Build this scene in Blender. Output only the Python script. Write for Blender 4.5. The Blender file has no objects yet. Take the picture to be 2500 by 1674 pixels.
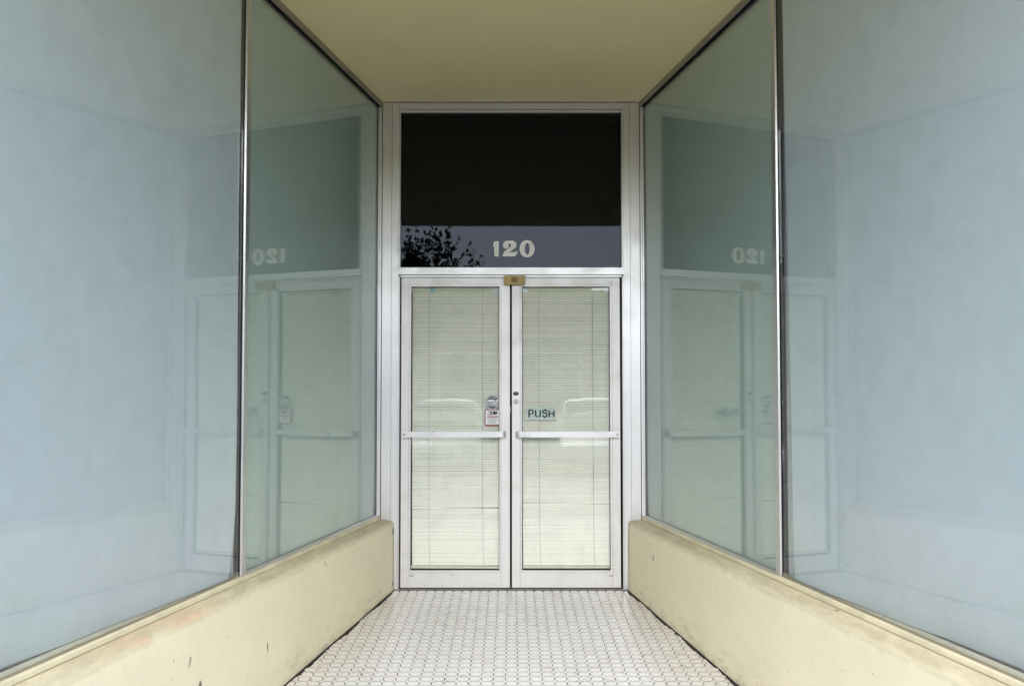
import bpy, bmesh, math, random
from mathutils import Vector, Matrix
from mathutils.geometry import tessellate_polygon

R = math.radians
random.seed(7)
scene = bpy.context.scene
COL = scene.collection

# ------------------------------------------------------------------ camera
F_PX, PITCH, CAM_Y, CAM_H = 2080.0, R(2.03), -5.80, 1.3623
PX0, PY0 = 1247.5, 873.0
cam_d = bpy.data.cameras.new("camera")
cam_d.sensor_fit = 'HORIZONTAL'
cam_d.sensor_width = 36.0
cam_d.lens = F_PX / 2500 * 36.0
cam_d.shift_x = (1250 - PX0) / 2500
cam_d.shift_y = (PY0 - 837) / 2500
cam_d.clip_start = 0.05
cam_d.clip_end = 3000
cam = bpy.data.objects.new("camera", cam_d)
COL.objects.link(cam)
cam.location = (0, CAM_Y, CAM_H)
cam.rotation_euler = (R(90) + PITCH, 0, 0)
scene.camera = cam

# ------------------------------------------------------------------ world
SUN_EL, SUN_AZ = R(42), R(182)          # sun veiled by cloud, standing over the street behind the camera
world = bpy.data.worlds.new("World")
scene.world = world
world.use_nodes = True
wn, wl = world.node_tree.nodes, world.node_tree.links
wn.clear()
sky = wn.new('ShaderNodeTexSky')
sky.sky_type = 'NISHITA'
sky.sun_disc = False
sky.sun_elevation = SUN_EL
sky.sun_rotation = SUN_AZ
sky.air_density = 1.0
sky.dust_density = 1.6
sky.ozone_density = 1.0
hs = wn.new('ShaderNodeHueSaturation')
hs.inputs['Saturation'].default_value = 0.85
bg = wn.new('ShaderNodeBackground')
bg.inputs['Strength'].default_value = 0.15
wo = wn.new('ShaderNodeOutputWorld')
wl.new(sky.outputs[0], hs.inputs['Color'])
wl.new(hs.outputs[0], bg.inputs['Color'])
wl.new(bg.outputs[0], wo.inputs['Surface'])

sun_d = bpy.data.lights.new("sun", 'SUN')
sun_d.energy = 1.5
sun_d.angle = R(60)
sun_d.color = (0.97, 0.98, 1.0)
sun = bpy.data.objects.new("sun", sun_d)
COL.objects.link(sun)
sdir = Vector((math.sin(SUN_AZ) * math.cos(SUN_EL), math.cos(SUN_AZ) * math.cos(SUN_EL), math.sin(SUN_EL)))
sun.rotation_euler = sdir.to_track_quat('Z', 'Y').to_euler()

vs = scene.view_settings
vs.view_transform = 'Standard'
vs.look = 'None'
vs.gamma = 1.0
vs.use_curve_mapping = False
vs.exposure = 1.55
scene.render.engine = 'CYCLES'
cy = scene.cycles
cy.max_bounces = 16
cy.diffuse_bounces = 8
cy.glossy_bounces = 8
cy.transparent_max_bounces = 24
cy.use_denoising = True
cy.sample_clamp_indirect = 8.0


# ------------------------------------------------------------------ projection of a photo pixel on a plane that stands across the view
def P(px, py, Y=0.0):
    xc, yc = (px - PX0) / F_PX, (PY0 - py) / F_PX
    vy = math.cos(PITCH) - yc * math.sin(PITCH)
    vz = math.sin(PITCH) + yc * math.cos(PITCH)
    t = (Y - CAM_Y) / vy
    return xc * t, CAM_H + vz * t


def PX(px, py=1000, Y=0.0): return P(px, py, Y)[0]
def PZ(py, Y=0.0): return P(1247, py, Y)[1]


# ------------------------------------------------------------------ materials
def new_mat(name):
    m = bpy.data.materials.new(name)
    m.use_nodes = True
    n = m.node_tree.nodes
    n.clear()
    out = n.new('ShaderNodeOutputMaterial')
    return m, n, m.node_tree.links, out


def sock(n, l, node, name, val):
    if hasattr(val, 'is_output') or isinstance(val, bpy.types.NodeSocket):
        l.new(val, node.inputs[name])
    else:
        if isinstance(val, (tuple, list)) and len(val) == 3 and node.inputs[name].type == 'RGBA':
            val = (*val, 1)
        node.inputs[name].default_value = val


def tex_coord(n, l, scale=(1, 1, 1)):
    g = n.new('ShaderNodeNewGeometry')
    mp = n.new('ShaderNodeMapping')
    mp.inputs['Scale'].default_value = scale
    l.new(g.outputs['Position'], mp.inputs['Vector'])
    return mp.outputs[0]


def noise(n, l, vec, scale, detail=4, rough=0.55, dist=0.0):
    t = n.new('ShaderNodeTexNoise')
    l.new(vec, t.inputs['Vector'])
    t.inputs['Scale'].default_value = scale
    t.inputs['Detail'].default_value = detail
    t.inputs['Roughness'].default_value = rough
    t.inputs['Distortion'].default_value = dist
    return t.outputs[0]


def mrange(n, l, v, a, b, c=0.0, d=1.0, smooth=False):
    m = n.new('ShaderNodeMapRange')
    if smooth:
        m.interpolation_type = 'SMOOTHSTEP'
    l.new(v, m.inputs[0])
    for i, x in enumerate((a, b, c, d)):
        m.inputs[i + 1].default_value = x
    return m.outputs[0]


def math_n(n, l, op, a, b=None):
    m = n.new('ShaderNodeMath')
    m.operation = op
    for i, x in enumerate((a, b)):
        if x is None:
            continue
        if isinstance(x, (int, float)):
            m.inputs[i].default_value = x
        else:
            l.new(x, m.inputs[i])
    return m.outputs[0]


def mixc(n, l, fac, a, b, mode='MIX'):
    m = n.new('ShaderNodeMix')
    m.data_type = 'RGBA'
    m.blend_type = mode
    for i, x in ((0, fac), (6, a), (7, b)):
        if isinstance(x, bpy.types.NodeSocket):
            l.new(x, m.inputs[i])
        elif isinstance(x, (int, float)):
            m.inputs[i].default_value = x
        else:
            m.inputs[i].default_value = (*x, 1)
    return m.outputs[2]


def principled(n, l, out, color, rough=0.5, metal=0.0, spec=0.5, bump=None, bstr=0.2, bdist=0.01):
    p = n.new('ShaderNodeBsdfPrincipled')
    sock(n, l, p, 'Base Color', color)
    sock(n, l, p, 'Roughness', rough)
    sock(n, l, p, 'Metallic', metal)
    p.inputs['Specular IOR Level'].default_value = spec
    if bump is not None:
        b = n.new('ShaderNodeBump')
        b.inputs['Strength'].default_value = bstr
        b.inputs['Distance'].default_value = bdist
        l.new(bump, b.inputs['Height'])
        l.new(b.outputs[0], p.inputs['Normal'])
    l.new(p.outputs[0], out.inputs[0])
    return p


def plain(name, color, rough=0.6, metal=0.0, var=0.12, scale=30, spec=0.5, bstr=0.0):
    m, n, l, out = new_mat(name)
    v = tex_coord(n, l)
    nz = noise(n, l, v, scale)
    c = mixc(n, l, mrange(n, l, nz, 0.3, 0.7), tuple(x * (1 - var) for x in color), tuple(min(1, x * (1 + var * 0.6)) for x in color))
    principled(n, l, out, c, rough, metal, spec, nz if bstr else None, bstr, 0.004)
    return m


def specks(n, l, vec, scale, lo, hi, gate_scale, gate_lo):
    """small sharp chips: voronoi cells' hearts, kept only where a broad noise is high"""
    vo = n.new('ShaderNodeTexVoronoi')
    vo.inputs['Scale'].default_value = scale
    nz = noise(n, l, vec, scale * 1.7, 3)
    vm = n.new('ShaderNodeVectorMath')
    vm.operation = 'ADD'
    l.new(vec, vm.inputs[0])
    cmb = n.new('ShaderNodeCombineXYZ')
    k = math_n(n, l, 'MULTIPLY', math_n(n, l, 'SUBTRACT', nz, 0.5), 0.6 / scale)
    for i in range(3):
        l.new(k, cmb.inputs[i])
    l.new(cmb.outputs[0], vm.inputs[1])
    l.new(vm.outputs[0], vo.inputs['Vector'])
    a = mrange(n, l, vo.outputs['Distance'], hi, lo)
    wnz = n.new('ShaderNodeSeparateColor')
    l.new(vo.outputs['Color'], wnz.inputs[0])
    g = math_n(n, l, 'GREATER_THAN', wnz.outputs[0], gate_lo)
    return math_n(n, l, 'MULTIPLY', a, g)


def mat_paint(name, low_wall):
    m, n, l, out = new_mat(name)
    v = tex_coord(n, l)
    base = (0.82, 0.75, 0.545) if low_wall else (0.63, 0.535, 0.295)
    n1 = noise(n, l, v, 2.2, 5)
    c = mixc(n, l, mrange(n, l, n1, 0.3, 0.7), base, tuple(x * 0.93 for x in base))
    n2 = noise(n, l, v, 14, 6, 0.65)
    c = mixc(n, l, mrange(n, l, n2, 0.52, 0.72, 0, 0.16), c, (0.60, 0.54, 0.37))
    fine = noise(n, l, v, 160, 3, 0.6)
    hgt = math_n(n, l, 'ADD', math_n(n, l, 'MULTIPLY', fine, 0.35), math_n(n, l, 'MULTIPLY', n2, 0.9))
    if low_wall:
        g = n.new('ShaderNodeNewGeometry')
        sp = n.new('ShaderNodeSeparateXYZ')
        l.new(g.outputs['Position'], sp.inputs[0])
        z = math_n(n, l, 'SUBTRACT', sp.outputs[2], math_n(n, l, 'MULTIPLY', sp.outputs[1], 0.045))
        # grime band under the sill, grime and scuffs near the floor (dirt, with its own ragged edge)
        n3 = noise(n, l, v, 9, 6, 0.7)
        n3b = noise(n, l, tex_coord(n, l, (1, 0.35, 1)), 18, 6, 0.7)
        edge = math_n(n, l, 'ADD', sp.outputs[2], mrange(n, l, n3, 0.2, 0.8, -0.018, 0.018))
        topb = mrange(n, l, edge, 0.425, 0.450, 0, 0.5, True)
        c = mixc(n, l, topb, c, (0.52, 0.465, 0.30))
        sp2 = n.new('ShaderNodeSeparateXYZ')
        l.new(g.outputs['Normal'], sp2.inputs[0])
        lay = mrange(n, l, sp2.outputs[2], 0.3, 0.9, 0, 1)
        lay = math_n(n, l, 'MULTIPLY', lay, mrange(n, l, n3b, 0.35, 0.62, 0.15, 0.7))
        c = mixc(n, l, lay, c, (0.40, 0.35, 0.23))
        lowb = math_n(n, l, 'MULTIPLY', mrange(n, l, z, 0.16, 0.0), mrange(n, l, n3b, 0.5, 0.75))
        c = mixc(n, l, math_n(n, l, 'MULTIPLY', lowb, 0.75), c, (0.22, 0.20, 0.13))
        vv = tex_coord(n, l, (1, 1, 0.4))
        s1 = specks(n, l, vv, 9, 0.06, 0.11, 0, 0.72)
        c = mixc(n, l, math_n(n, l, 'MULTIPLY', s1, 0.85), c, (0.07, 0.06, 0.045))
        s2 = specks(n, l, v, 26, 0.05, 0.12, 0, 0.78)
        c = mixc(n, l, math_n(n, l, 'MULTIPLY', s2, 0.7), c, (0.16, 0.14, 0.09))
        # faded peach repair just below the near left sill
        py_ = math_n(n, l, 'ABSOLUTE', math_n(n, l, 'ADD', sp.outputs[1], 2.55))
        pz_ = math_n(n, l, 'ABSOLUTE', math_n(n, l, 'SUBTRACT', sp.outputs[2], 0.458))
        pk = math_n(n, l, 'MULTIPLY', mrange(n, l, py_, 0.45, 0.1), mrange(n, l, pz_, 0.022, 0.004))
        pk = math_n(n, l, 'MULTIPLY', pk, math_n(n, l, 'LESS_THAN', sp.outputs[0], 0.0))
        pk = math_n(n, l, 'MULTIPLY', pk, mrange(n, l, n3, 0.42, 0.6))
        c = mixc(n, l, math_n(n, l, 'MULTIPLY', pk, 0.5), c, (0.75, 0.43, 0.26))
        hgt = math_n(n, l, 'SUBTRACT', hgt, math_n(n, l, 'MULTIPLY', s1, 1.5))
        principled(n, l, out, c, mrange(n, l, n2, 0.3, 0.7, 0.55, 0.8), 0, 0.35, hgt, 0.45, 0.006)
    else:
        st = noise(n, l, v, 0.9, 4)
        c = mixc(n, l, mrange(n, l, st, 0.5, 0.7, 0, 0.3), c, (0.62, 0.52, 0.33))
        principled(n, l, out, c, 0.6, 0, 0.4, hgt, 0.15, 0.004)
    return m


def mat_alu(name, col=(0.71, 0.71, 0.71), rough=0.36, metal=0.92, grime=0.4):
    m, n, l, out = new_mat(name)
    v = tex_coord(n, l, (22, 22, 1.2))
    vr = tex_coord(n, l)
    st = noise(n, l, v, 6, 4, 0.6)
    bl = noise(n, l, vr, 5, 5, 0.6)
    c = mixc(n, l, mrange(n, l, st, 0.3, 0.7), col, tuple(x * 0.95 for x in col))
    c = mixc(n, l, mrange(n, l, bl, 0.5, 0.75, 0, 0.35 * grime * 2), c, tuple(x * y for x, y in zip(col, (0.74, 0.72, 0.66))))
    s = specks(n, l, vr, 38, 0.06, 0.10, 0, 0.93)
    c = mixc(n, l, math_n(n, l, 'MULTIPLY', s, grime), c, (0.10, 0.09, 0.08))
    r = mrange(n, l, bl, 0.3, 0.7, rough - 0.05, rough + 0.1)
    mm = math_n(n, l, 'MULTIPLY', math_n(n, l, 'SUBTRACT', 1.0, s), metal)
    principled(n, l, out, c, r, mm, 0.5, st, 0.04, 0.002)
    return m


def mat_glass(name, tint=(0.93, 0.97, 0.95), f0=0.045, wav=0.0006, dirt=0.02, wscale=1.6, refl=(1, 1, 1)):
    """thin architectural glass: clear straight through, mirror by angle (Schlick), a trace of dust"""
    m, n, l, out = new_mat(name)
    g = n.new('ShaderNodeNewGeometry')
    v = tex_coord(n, l)
    wn_ = noise(n, l, v, wscale, 2, 0.5)
    b = n.new('ShaderNodeBump')
    b.inputs['Strength'].default_value = 1.0
    b.inputs['Distance'].default_value = wav
    l.new(wn_, b.inputs['Height'])
    dp = n.new('ShaderNodeVectorMath')
    dp.operation = 'DOT_PRODUCT'
    l.new(g.outputs['Normal'], dp.inputs[0])
    l.new(g.outputs['Incoming'], dp.inputs[1])
    cs = math_n(n, l, 'ABSOLUTE', dp.outputs['Value'])
    k = math_n(n, l, 'POWER', math_n(n, l, 'SUBTRACT', 1.0, cs), 5.0)
    fr = math_n(n, l, 'ADD', f0, math_n(n, l, 'MULTIPLY', k, 1 - f0))
    tr = n.new('ShaderNodeBsdfTransparent')
    tr.inputs[0].default_value = (*tint, 1)
    gl = n.new('ShaderNodeBsdfGlossy')
    gl.inputs['Roughness'].default_value = 0.0
    gl.inputs['Color'].default_value = (*refl, 1)
    l.new(b.outputs[0], gl.inputs['Normal'])
    df = n.new('ShaderNodeBsdfDiffuse')
    df.inputs[0].default_value = (0.6, 0.6, 0.58, 1)
    mx0 = n.new('ShaderNodeMixShader')
    dn = mrange(n, l, noise(n, l, v, 7, 6, 0.7), 0.45, 0.8, dirt * 0.4, dirt * 2)
    l.new(dn, mx0.inputs[0])
    l.new(tr.outputs[0], mx0.inputs[1])
    l.new(df.outputs[0], mx0.inputs[2])
    mx = n.new('ShaderNodeMixShader')
    l.new(fr, mx.inputs[0])
    l.new(mx0.outputs[0], mx.inputs[1])
    l.new(gl.outputs[0], mx.inputs[2])
    l.new(mx.outputs[0], out.inputs[0])
    return m


def mat_tile(name):
    m, n, l, out = new_mat(name)
    g = n.new('ShaderNodeNewGeometry')
    sn = n.new('ShaderNodeVectorMath')
    sn.operation = 'SNAP'
    ad = n.new('ShaderNodeVectorMath')
    ad.operation = 'ADD'
    l.new(g.outputs['Position'], ad.inputs[0])
    ad.inputs[1].default_value = (0.0301, 0.0301, 5.0)
    l.new(ad.outputs[0], sn.inputs[0])
    sn.inputs[1].default_value = (0.0602, 0.0602, 100.0)
    w = n.new('ShaderNodeTexWhiteNoise')
    l.new(sn.outputs[0], w.inputs['Vector'])
    v = tex_coord(n, l)
    c = mixc(n, l, w.outputs['Value'], (0.72, 0.71, 0.70), (0.66, 0.655, 0.645))
    pk = mrange(n, l, w.outputs['Value'], 0.86, 0.9)
    c = mixc(n, l, math_n(n, l, 'MULTIPLY', pk, 0.35), c, (0.68, 0.60, 0.57))
    n1 = noise(n, l, v, 1.5, 5)
    c = mixc(n, l, mrange(n, l, n1, 0.5, 0.75, 0, 0.45), c, (0.56, 0.53, 0.48))
    n2 = noise(n, l, v, 22, 6, 0.7)
    c = mixc(n, l, mrange(n, l, n2, 0.62, 0.78, 0, 0.4), c, (0.45, 0.41, 0.36))
    # yellowed along the walls
    sp = n.new('ShaderNodeSeparateXYZ')
    l.new(g.outputs['Position'], sp.inputs[0])
    ax = math_n(n, l, 'ADD', math_n(n, l, 'ABSOLUTE', sp.outputs[0]), math_n(n, l, 'MULTIPLY', sp.outputs[1], 0.189))
    c = mixc(n, l, mrange(n, l, ax, 0.50, 0.80, 0, 0.4), c, (0.58, 0.51, 0.42))
    s = specks(n, l, v, 16, 0.03, 0.07, 0, 0.93)
    c = mixc(n, l, math_n(n, l, 'MULTIPLY', s, 0.7), c, (0.2, 0.16, 0.12))
    principled(n, l, out, c, mrange(n, l, n2, 0.3, 0.7, 0.22, 0.42), 0, 0.5, n2, 0.05, 0.002)
    return m


def mat_film(name, col, col2):
    m, n, l, out = new_mat(name)
    v = tex_coord(n, l)
    n1 = noise(n, l, v, 1.1, 3)
    c = mixc(n, l, mrange(n, l, n1, 0.35, 0.65), col, col2)
    n2 = noise(n, l, tex_coord(n, l, (1, 1, 3)), 60, 3)
    c = mixc(n, l, mrange(n, l, n2, 0.4, 0.7, 0, 0.12), c, tuple(x * 0.8 for x in col))
    s = specks(n, l, v, 7, 0.02, 0.035, 0, 0.7)
    c = mixc(n, l, math_n(n, l, 'MULTIPLY', s, 0.3), c, tuple(x * 0.5 for x in col))
    principled(n, l, out, c, 0.7, 0, 0.3, n1, 0.2, 0.01)
    return m


M = {}
M['paint'] = mat_paint('cream_wall_paint', True)
M['sill'] = plain('cream_sill_paint', (0.75, 0.685, 0.50), 0.55, var=0.16, scale=7, bstr=0.2)
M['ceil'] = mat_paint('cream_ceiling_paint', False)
M['alu'] = mat_alu('pale_aluminium')
M['alu_door'] = mat_alu('pale_aluminium_door', (0.70, 0.69, 0.675), 0.42, 0.6, 0.5)
M['alu_dull'] = mat_alu('dull_bronzed_aluminium', (0.42, 0.38, 0.31), 0.45, 0.7, 0.8)
M['alu_bar'] = mat_alu('satin_bar', (0.82, 0.82, 0.82), 0.28, 0.85, 0.1)
M['steel'] = plain('grey_steel', (0.42, 0.42, 0.42), 0.35, 0.9)
M['black'] = plain('black_rubber', (0.012, 0.011, 0.011), 0.8, spec=0.2)
M['dark'] = plain('unlit_room_black', (0.012, 0.012, 0.013), 0.9, spec=0.1)  # near-black colour stands in for the darkness of the unlit room
M['grout'] = plain('black_brown_grout', (0.018, 0.014, 0.012), 0.9, scale=60, var=0.4, bstr=0.3)
M['thresh'] = plain('worn_grey_threshold', (0.20, 0.19, 0.18), 0.5, 0.4, 0.25)
M['tile'] = mat_tile('glazed_white_tile')
M['glass'] = mat_glass('window_glass', (0.985, 0.992, 0.995), 0.07, 0.0007, 0.03)
M['glass_far'] = mat_glass('green_window_glass', (0.965, 0.985, 0.975), 0.085, 0.0005, 0.02)
M['glass_door'] = mat_glass('door_glass', (0.985, 0.992, 0.985), 0.04, 0.0005, 0.03, 4.0)
M['glass_dark'] = mat_glass('transom_glass', (0.35, 0.36, 0.37), 0.020, 0.0002, 0.0, 1.6, (0.78, 0.84, 1.0))
M['film'] = mat_film('pale_blue_backing_sheet', (0.55, 0.62, 0.655), (0.53, 0.62, 0.635))
M['film_far'] = mat_film('pale_green_backing_sheet', (0.46, 0.55, 0.53), (0.44, 0.53, 0.505))
M['backing'] = plain('grey_green_backing', (0.42, 0.47, 0.47), 0.8)
M['slat'] = plain('cream_slat_enamel', (0.89, 0.89, 0.78), 0.4, var=0.03, scale=8)
M['rail'] = plain('cream_rail_enamel', (0.66, 0.68, 0.52), 0.5, var=0.08)
M['cord'] = plain('dark_cord_hole', (0.07, 0.075, 0.06), 0.9)
M['bracket'] = plain('pale_teal_bracket', (0.80, 0.90, 0.93), 0.4)
M['bracket_dark'] = plain('teal_bracket', (0.32, 0.52, 0.53), 0.4)
M['brass'] = plain('tan_brass_paint', (0.36, 0.27, 0.10), 0.45, 0.35, 0.2, 40)
M['slot'] = plain('dark_slot', (0.03, 0.018, 0.01), 0.7)
M['plate'] = plain('pale_teal_sign_plate', (0.44, 0.55, 0.505), 0.5, var=0.1)
M['plate_edge'] = plain('worn_white_plate_edge', (0.62, 0.68, 0.64), 0.6)
M['ink'] = plain('black_ink', (0.012, 0.014, 0.015), 0.5)
M['navy'] = plain('navy_ink', (0.018, 0.024, 0.05), 0.4)
M['red'] = plain('dark_red_ink', (0.30, 0.03, 0.035), 0.5)
M['white'] = plain('sticker_white', (0.74, 0.74, 0.76), 0.5, var=0.06)
M['silver'] = plain('sticker_silver', (0.5, 0.52, 0.56), 0.35, 0.3)
M['digit'] = plain('off_white_digit_paint', (0.88, 0.85, 0.80), 0.6, var=0.12, scale=60)
M['tag'] = plain('grey_maker_tag', (0.42, 0.42, 0.42), 0.4, 0.5)
M['asphalt'] = plain('asphalt', (0.055, 0.055, 0.055), 0.9, scale=40, var=0.3)
M['concrete'] = plain('pavement_concrete', (0.36, 0.35, 0.33), 0.85, scale=8)
M['kerb'] = plain('kerb_concrete', (0.42, 0.41, 0.39), 0.85)
M['line'] = plain('road_paint', (0.7, 0.7, 0.66), 0.7)
M['bark'] = plain('bark', (0.10, 0.075, 0.05), 0.9, scale=20)
M['leaf'] = plain('leaf_green', (0.055, 0.10, 0.03), 0.6, scale=3, var=0.4)
M['tan'] = plain('tan_stucco', (0.48, 0.37, 0.22), 0.85, scale=4)
M['pale'] = plain('pale_stucco', (0.60, 0.58, 0.54), 0.85, scale=4)
M['roofing'] = plain('grey_roofing', (0.18, 0.18, 0.18), 0.9)
M['darkglass'] = plain('far_window_glass', (0.03, 0.035, 0.04), 0.08)
M['carwhite'] = plain('white_car_paint', (0.75, 0.76, 0.77), 0.15, var=0.02)
M['carsilver'] = plain('silver_car_paint', (0.5, 0.51, 0.53), 0.2, 0.5, var=0.02)
M['tyre'] = plain('tyre_rubber', (0.02, 0.02, 0.02), 0.8)
M['lamp'] = plain('headlight_lens', (0.6, 0.62, 0.64), 0.1)


# ------------------------------------------------------------------ mesh helpers
def link(name, me, mats, parent=None, smooth=False):
    o = bpy.data.objects.new(name, me)
    COL.objects.link(o)
    for m in (mats if isinstance(mats, (list, tuple)) else [mats]):
        me.materials.append(m)
    if smooth:
        for p in me.polygons:
            p.use_smooth = True
    if parent is not None:
        o.parent = parent
    return o


class MB:
    def __init__(self):
        self.v, self.f, self.mi = [], [], []

    def hexa(self, pts, mi=0):
        b = len(self.v)
        self.v += [tuple(p) for p in pts]
        for q in ((0, 3, 2, 1), (4, 5, 6, 7), (0, 1, 5, 4), (1, 2, 6, 5), (2, 3, 7, 6), (3, 0, 4, 7)):
            self.f.append([b + i for i in q])
            self.mi.append(mi)
        return self

    def box(self, x0, x1, y0, y1, z0, z1, mi=0):
        x0, x1 = sorted((x0, x1)); y0, y1 = sorted((y0, y1)); z0, z1 = sorted((z0, z1))
        return self.hexa([(x0, y0, z0), (x1, y0, z0), (x1, y1, z0), (x0, y1, z0),
                          (x0, y0, z1), (x1, y0, z1), (x1, y1, z1), (x0, y1, z1)], mi)

    def wbox(self, s, d0, d1, n0, n1, z0, z1, mi=0):
        """box along a splayed side wall: d = metres out from the doors, n = metres in front of the glass plane"""
        pts = [wall(s, d0, n0, z0), wall(s, d1, n0, z0), wall(s, d1, n1, z0), wall(s, d0, n1, z0),
               wall(s, d0, n0, z1), wall(s, d1, n0, z1), wall(s, d1, n1, z1), wall(s, d0, n1, z1)]
        return self.hexa(pts, mi)

    def prism(self, poly, y0, y1, mi=0, holes=()):
        """polygon in the XZ plane given thickness along Y"""
        loops = [poly] + list(holes)
        tris = tessellate_polygon([[Vector((x, z, 0)) for x, z in lp] for lp in loops])
        flat = [p for lp in loops for p in lp]
        b, k = len(self.v), len(flat)
        self.v += [(x, y0, z) for x, z in flat] + [(x, y1, z) for x, z in flat]
        for t in tris:
            self.f.append([b + i for i in t]); self.mi.append(mi)
            self.f.append([b + k + i for i in reversed(t)]); self.mi.append(mi)
        o = 0
        for lp in loops:
            m = len(lp)
            for i in range(m):
                j = (i + 1) % m
                self.f.append([b + o + i, b + o + j, b + k + o + j, b + k + o + i]); self.mi.append(mi)
            o += m
        return self

    def cyl(self, c, r, axis='y', h=0.01, n=20, mi=0, r2=None):
        r2 = r if r2 is None else r2
        b = len(self.v)
        for e, rr in ((0, r), (1, r2)):
            for i in range(n):
                a = 2 * math.pi * i / n
                u, w = rr * math.cos(a), rr * math.sin(a)
                q = {'y': (u, e * h, w), 'z': (u, w, e * h), 'x': (e * h, u, w)}[axis]
                self.v.append((c[0] + q[0], c[1] + q[1], c[2] + q[2]))
        for i in range(n):
            j = (i + 1) % n
            self.f.append([b + i, b + j, b + n + j, b + n + i]); self.mi.append(mi)
        self.f.append([b + i for i in range(n)]); self.mi.append(mi)
        self.f.append([b + n + i for i in reversed(range(n))]); self.mi.append(mi)
        return self

    def tube(self, pts, radii, n=6):
        b = len(self.v)
        for k, p in enumerate(pts):
            p = Vector(p)
            d = (Vector(pts[min(k + 1, len(pts) - 1)]) - Vector(pts[max(k - 1, 0)])).normalized()
            u = d.orthogonal().normalized()
            w = d.cross(u)
            for i in range(n):
                a = 2 * math.pi * i / n
                self.v.append(tuple(p + (u * math.cos(a) + w * math.sin(a)) * radii[k]))
        for k in range(len(pts) - 1):
            for i in range(n):
                j = (i + 1) % n
                self.f.append([b + k * n + i, b + k * n + j, b + (k + 1) * n + j, b + (k + 1) * n + i]); self.mi.append(0)
        return self

    def build(self, name, mats, parent=None, bevel=0.0, smooth=False, seg=2):
        me = bpy.data.meshes.new(name)
        me.from_pydata(self.v, [], self.f)
        bm = bmesh.new()
        bm.from_mesh(me)
        bm.faces.ensure_lookup_table()
        for f, mi in zip(bm.faces, self.mi):
            f.material_index = mi
        bmesh.ops.recalc_face_normals(bm, faces=bm.faces)
        if bevel:
            bmesh.ops.bevel(bm, geom=[e for e in bm.edges if e.calc_length() > bevel * 2.5], offset=bevel, segments=seg, affect='EDGES', clamp_overlap=True)
        bm.to_mesh(me)
        bm.free()
        return link(name, me, mats, parent, smooth)


GX, SL = 0.905, 0.189        # glass plane |X| at the doors, and how much it opens per metre outwards
Z_CEIL = 3.328
FS = 0.045                   # the floor falls towards the street
D_END = 4.30                 # where the recess meets the street front


def wall(s, d, n, z):
    return (s * (GX + SL * d - n), -d, z)


def thing(name, label, cat, loc=(0, 0, 0), group=None):
    o = bpy.data.objects.new(name, None)
    o.empty_display_size = 0.1
    COL.objects.link(o)
    o.location = loc
    bpy.context.view_layer.update()
    return tag(o, label, cat, group)


def tag(o, label, cat, group=None):
    o['label'] = label
    o['category'] = cat
    if group:
        o['group'] = group
    return o


def adopt(root):
    """keep children where they were built although the empty stands elsewhere"""
    inv = Matrix.Translation(root.location).inverted()
    for c in root.children:
        c.matrix_parent_inverse = inv


def struct(o):
    o['kind'] = 'structure'
    return o


# ================================================================== SETTING
# ---- floor: dark grout bed with octagon tiles and small square dots, sloping down to the street
TP = 0.0602


def fz(y): return FS * y


fb = MB()
fb.hexa([(-1.9, -D_END, fz(-D_END) - .25), (1.9, -D_END, fz(-D_END) - .25), (1.2, 0.2, -.25), (-1.2, 0.2, -.25),
         (-1.9, -D_END, fz(-D_END) - .0003), (1.9, -D_END, fz(-D_END) - .0003), (1.2, 0.2, fz(.2) - .0003), (-1.2, 0.2, fz(.2) - .0003)])
floor = struct(fb.build('floor', M['grout']))


def clip(poly, a, b, c):
    """keep the part where a*x+b*y <= c"""
    out = []
    for i in range(len(poly)):
        p, q = poly[i], poly[(i + 1) % len(poly)]
        dp, dq = a * p[0] + b * p[1] - c, a * q[0] + b * q[1] - c
        if dp <= 0:
            out.append(p)
        if dp * dq < 0:
            t = dp / (dp - dq)
            out.append((p[0] + (q[0] - p[0]) * t, p[1] + (q[1] - p[1]) * t))
    return out


def slab(poly, top, ch=0.0002, depth=0.004):
    """a tile with a small chamfer: verts and faces, z relative to the floor plane"""
    cx = sum(p[0] for p in poly) / len(poly); cyy = sum(p[1] for p in poly) / len(poly)
    k = len(poly)
    vs_ = []
    for (x, y) in poly: vs_.append((x, y, top - depth))
    for (x, y) in poly: vs_.append((x, y, top - ch))
    for (x, y) in poly:
        d = math.hypot(x - cx, y - cyy) or 1
        q = max(0, 1 - ch / d)
        vs_.append((cx + (x - cx) * q, cyy + (y - cyy) * q, top))
    fs_ = []
    for r in (0, k):
        for i in range(k):
            j = (i + 1) % k
            fs_.append([r + i, r + j, r + k + j, r + k + i])
    fs_.append([2 * k + i for i in range(k)])
    return vs_, fs_


cutc = 0.285 * TP
gap = 0.0022
gapy = 0.0022


def octagon(cx, cy_, g=gap):
    h, v, q_ = TP / 2 - g, TP / 2 - gapy, TP / 2 - cutc
    return [(cx + x, cy_ + y) for x, y in ((-q_, -v), (q_, -v), (h, -q_), (h, q_), (q_, v), (-q_, v), (-h, q_), (-h, -q_))]


def dot(cx, cy_):
    h = cutc - 0.0019
    return [(cx, cy_ - h), (cx + h, cy_), (cx, cy_ + h), (cx - h, cy_)]


WF = 0.793     # face of the low wall at the doors


def trim(poly, wob):
    for s in (-1, 1):
        poly = clip(poly, s, SL, WF - wob[s]) if poly else poly
    poly = clip(poly, 0, 1, -0.012) if poly else poly
    return poly


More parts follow.
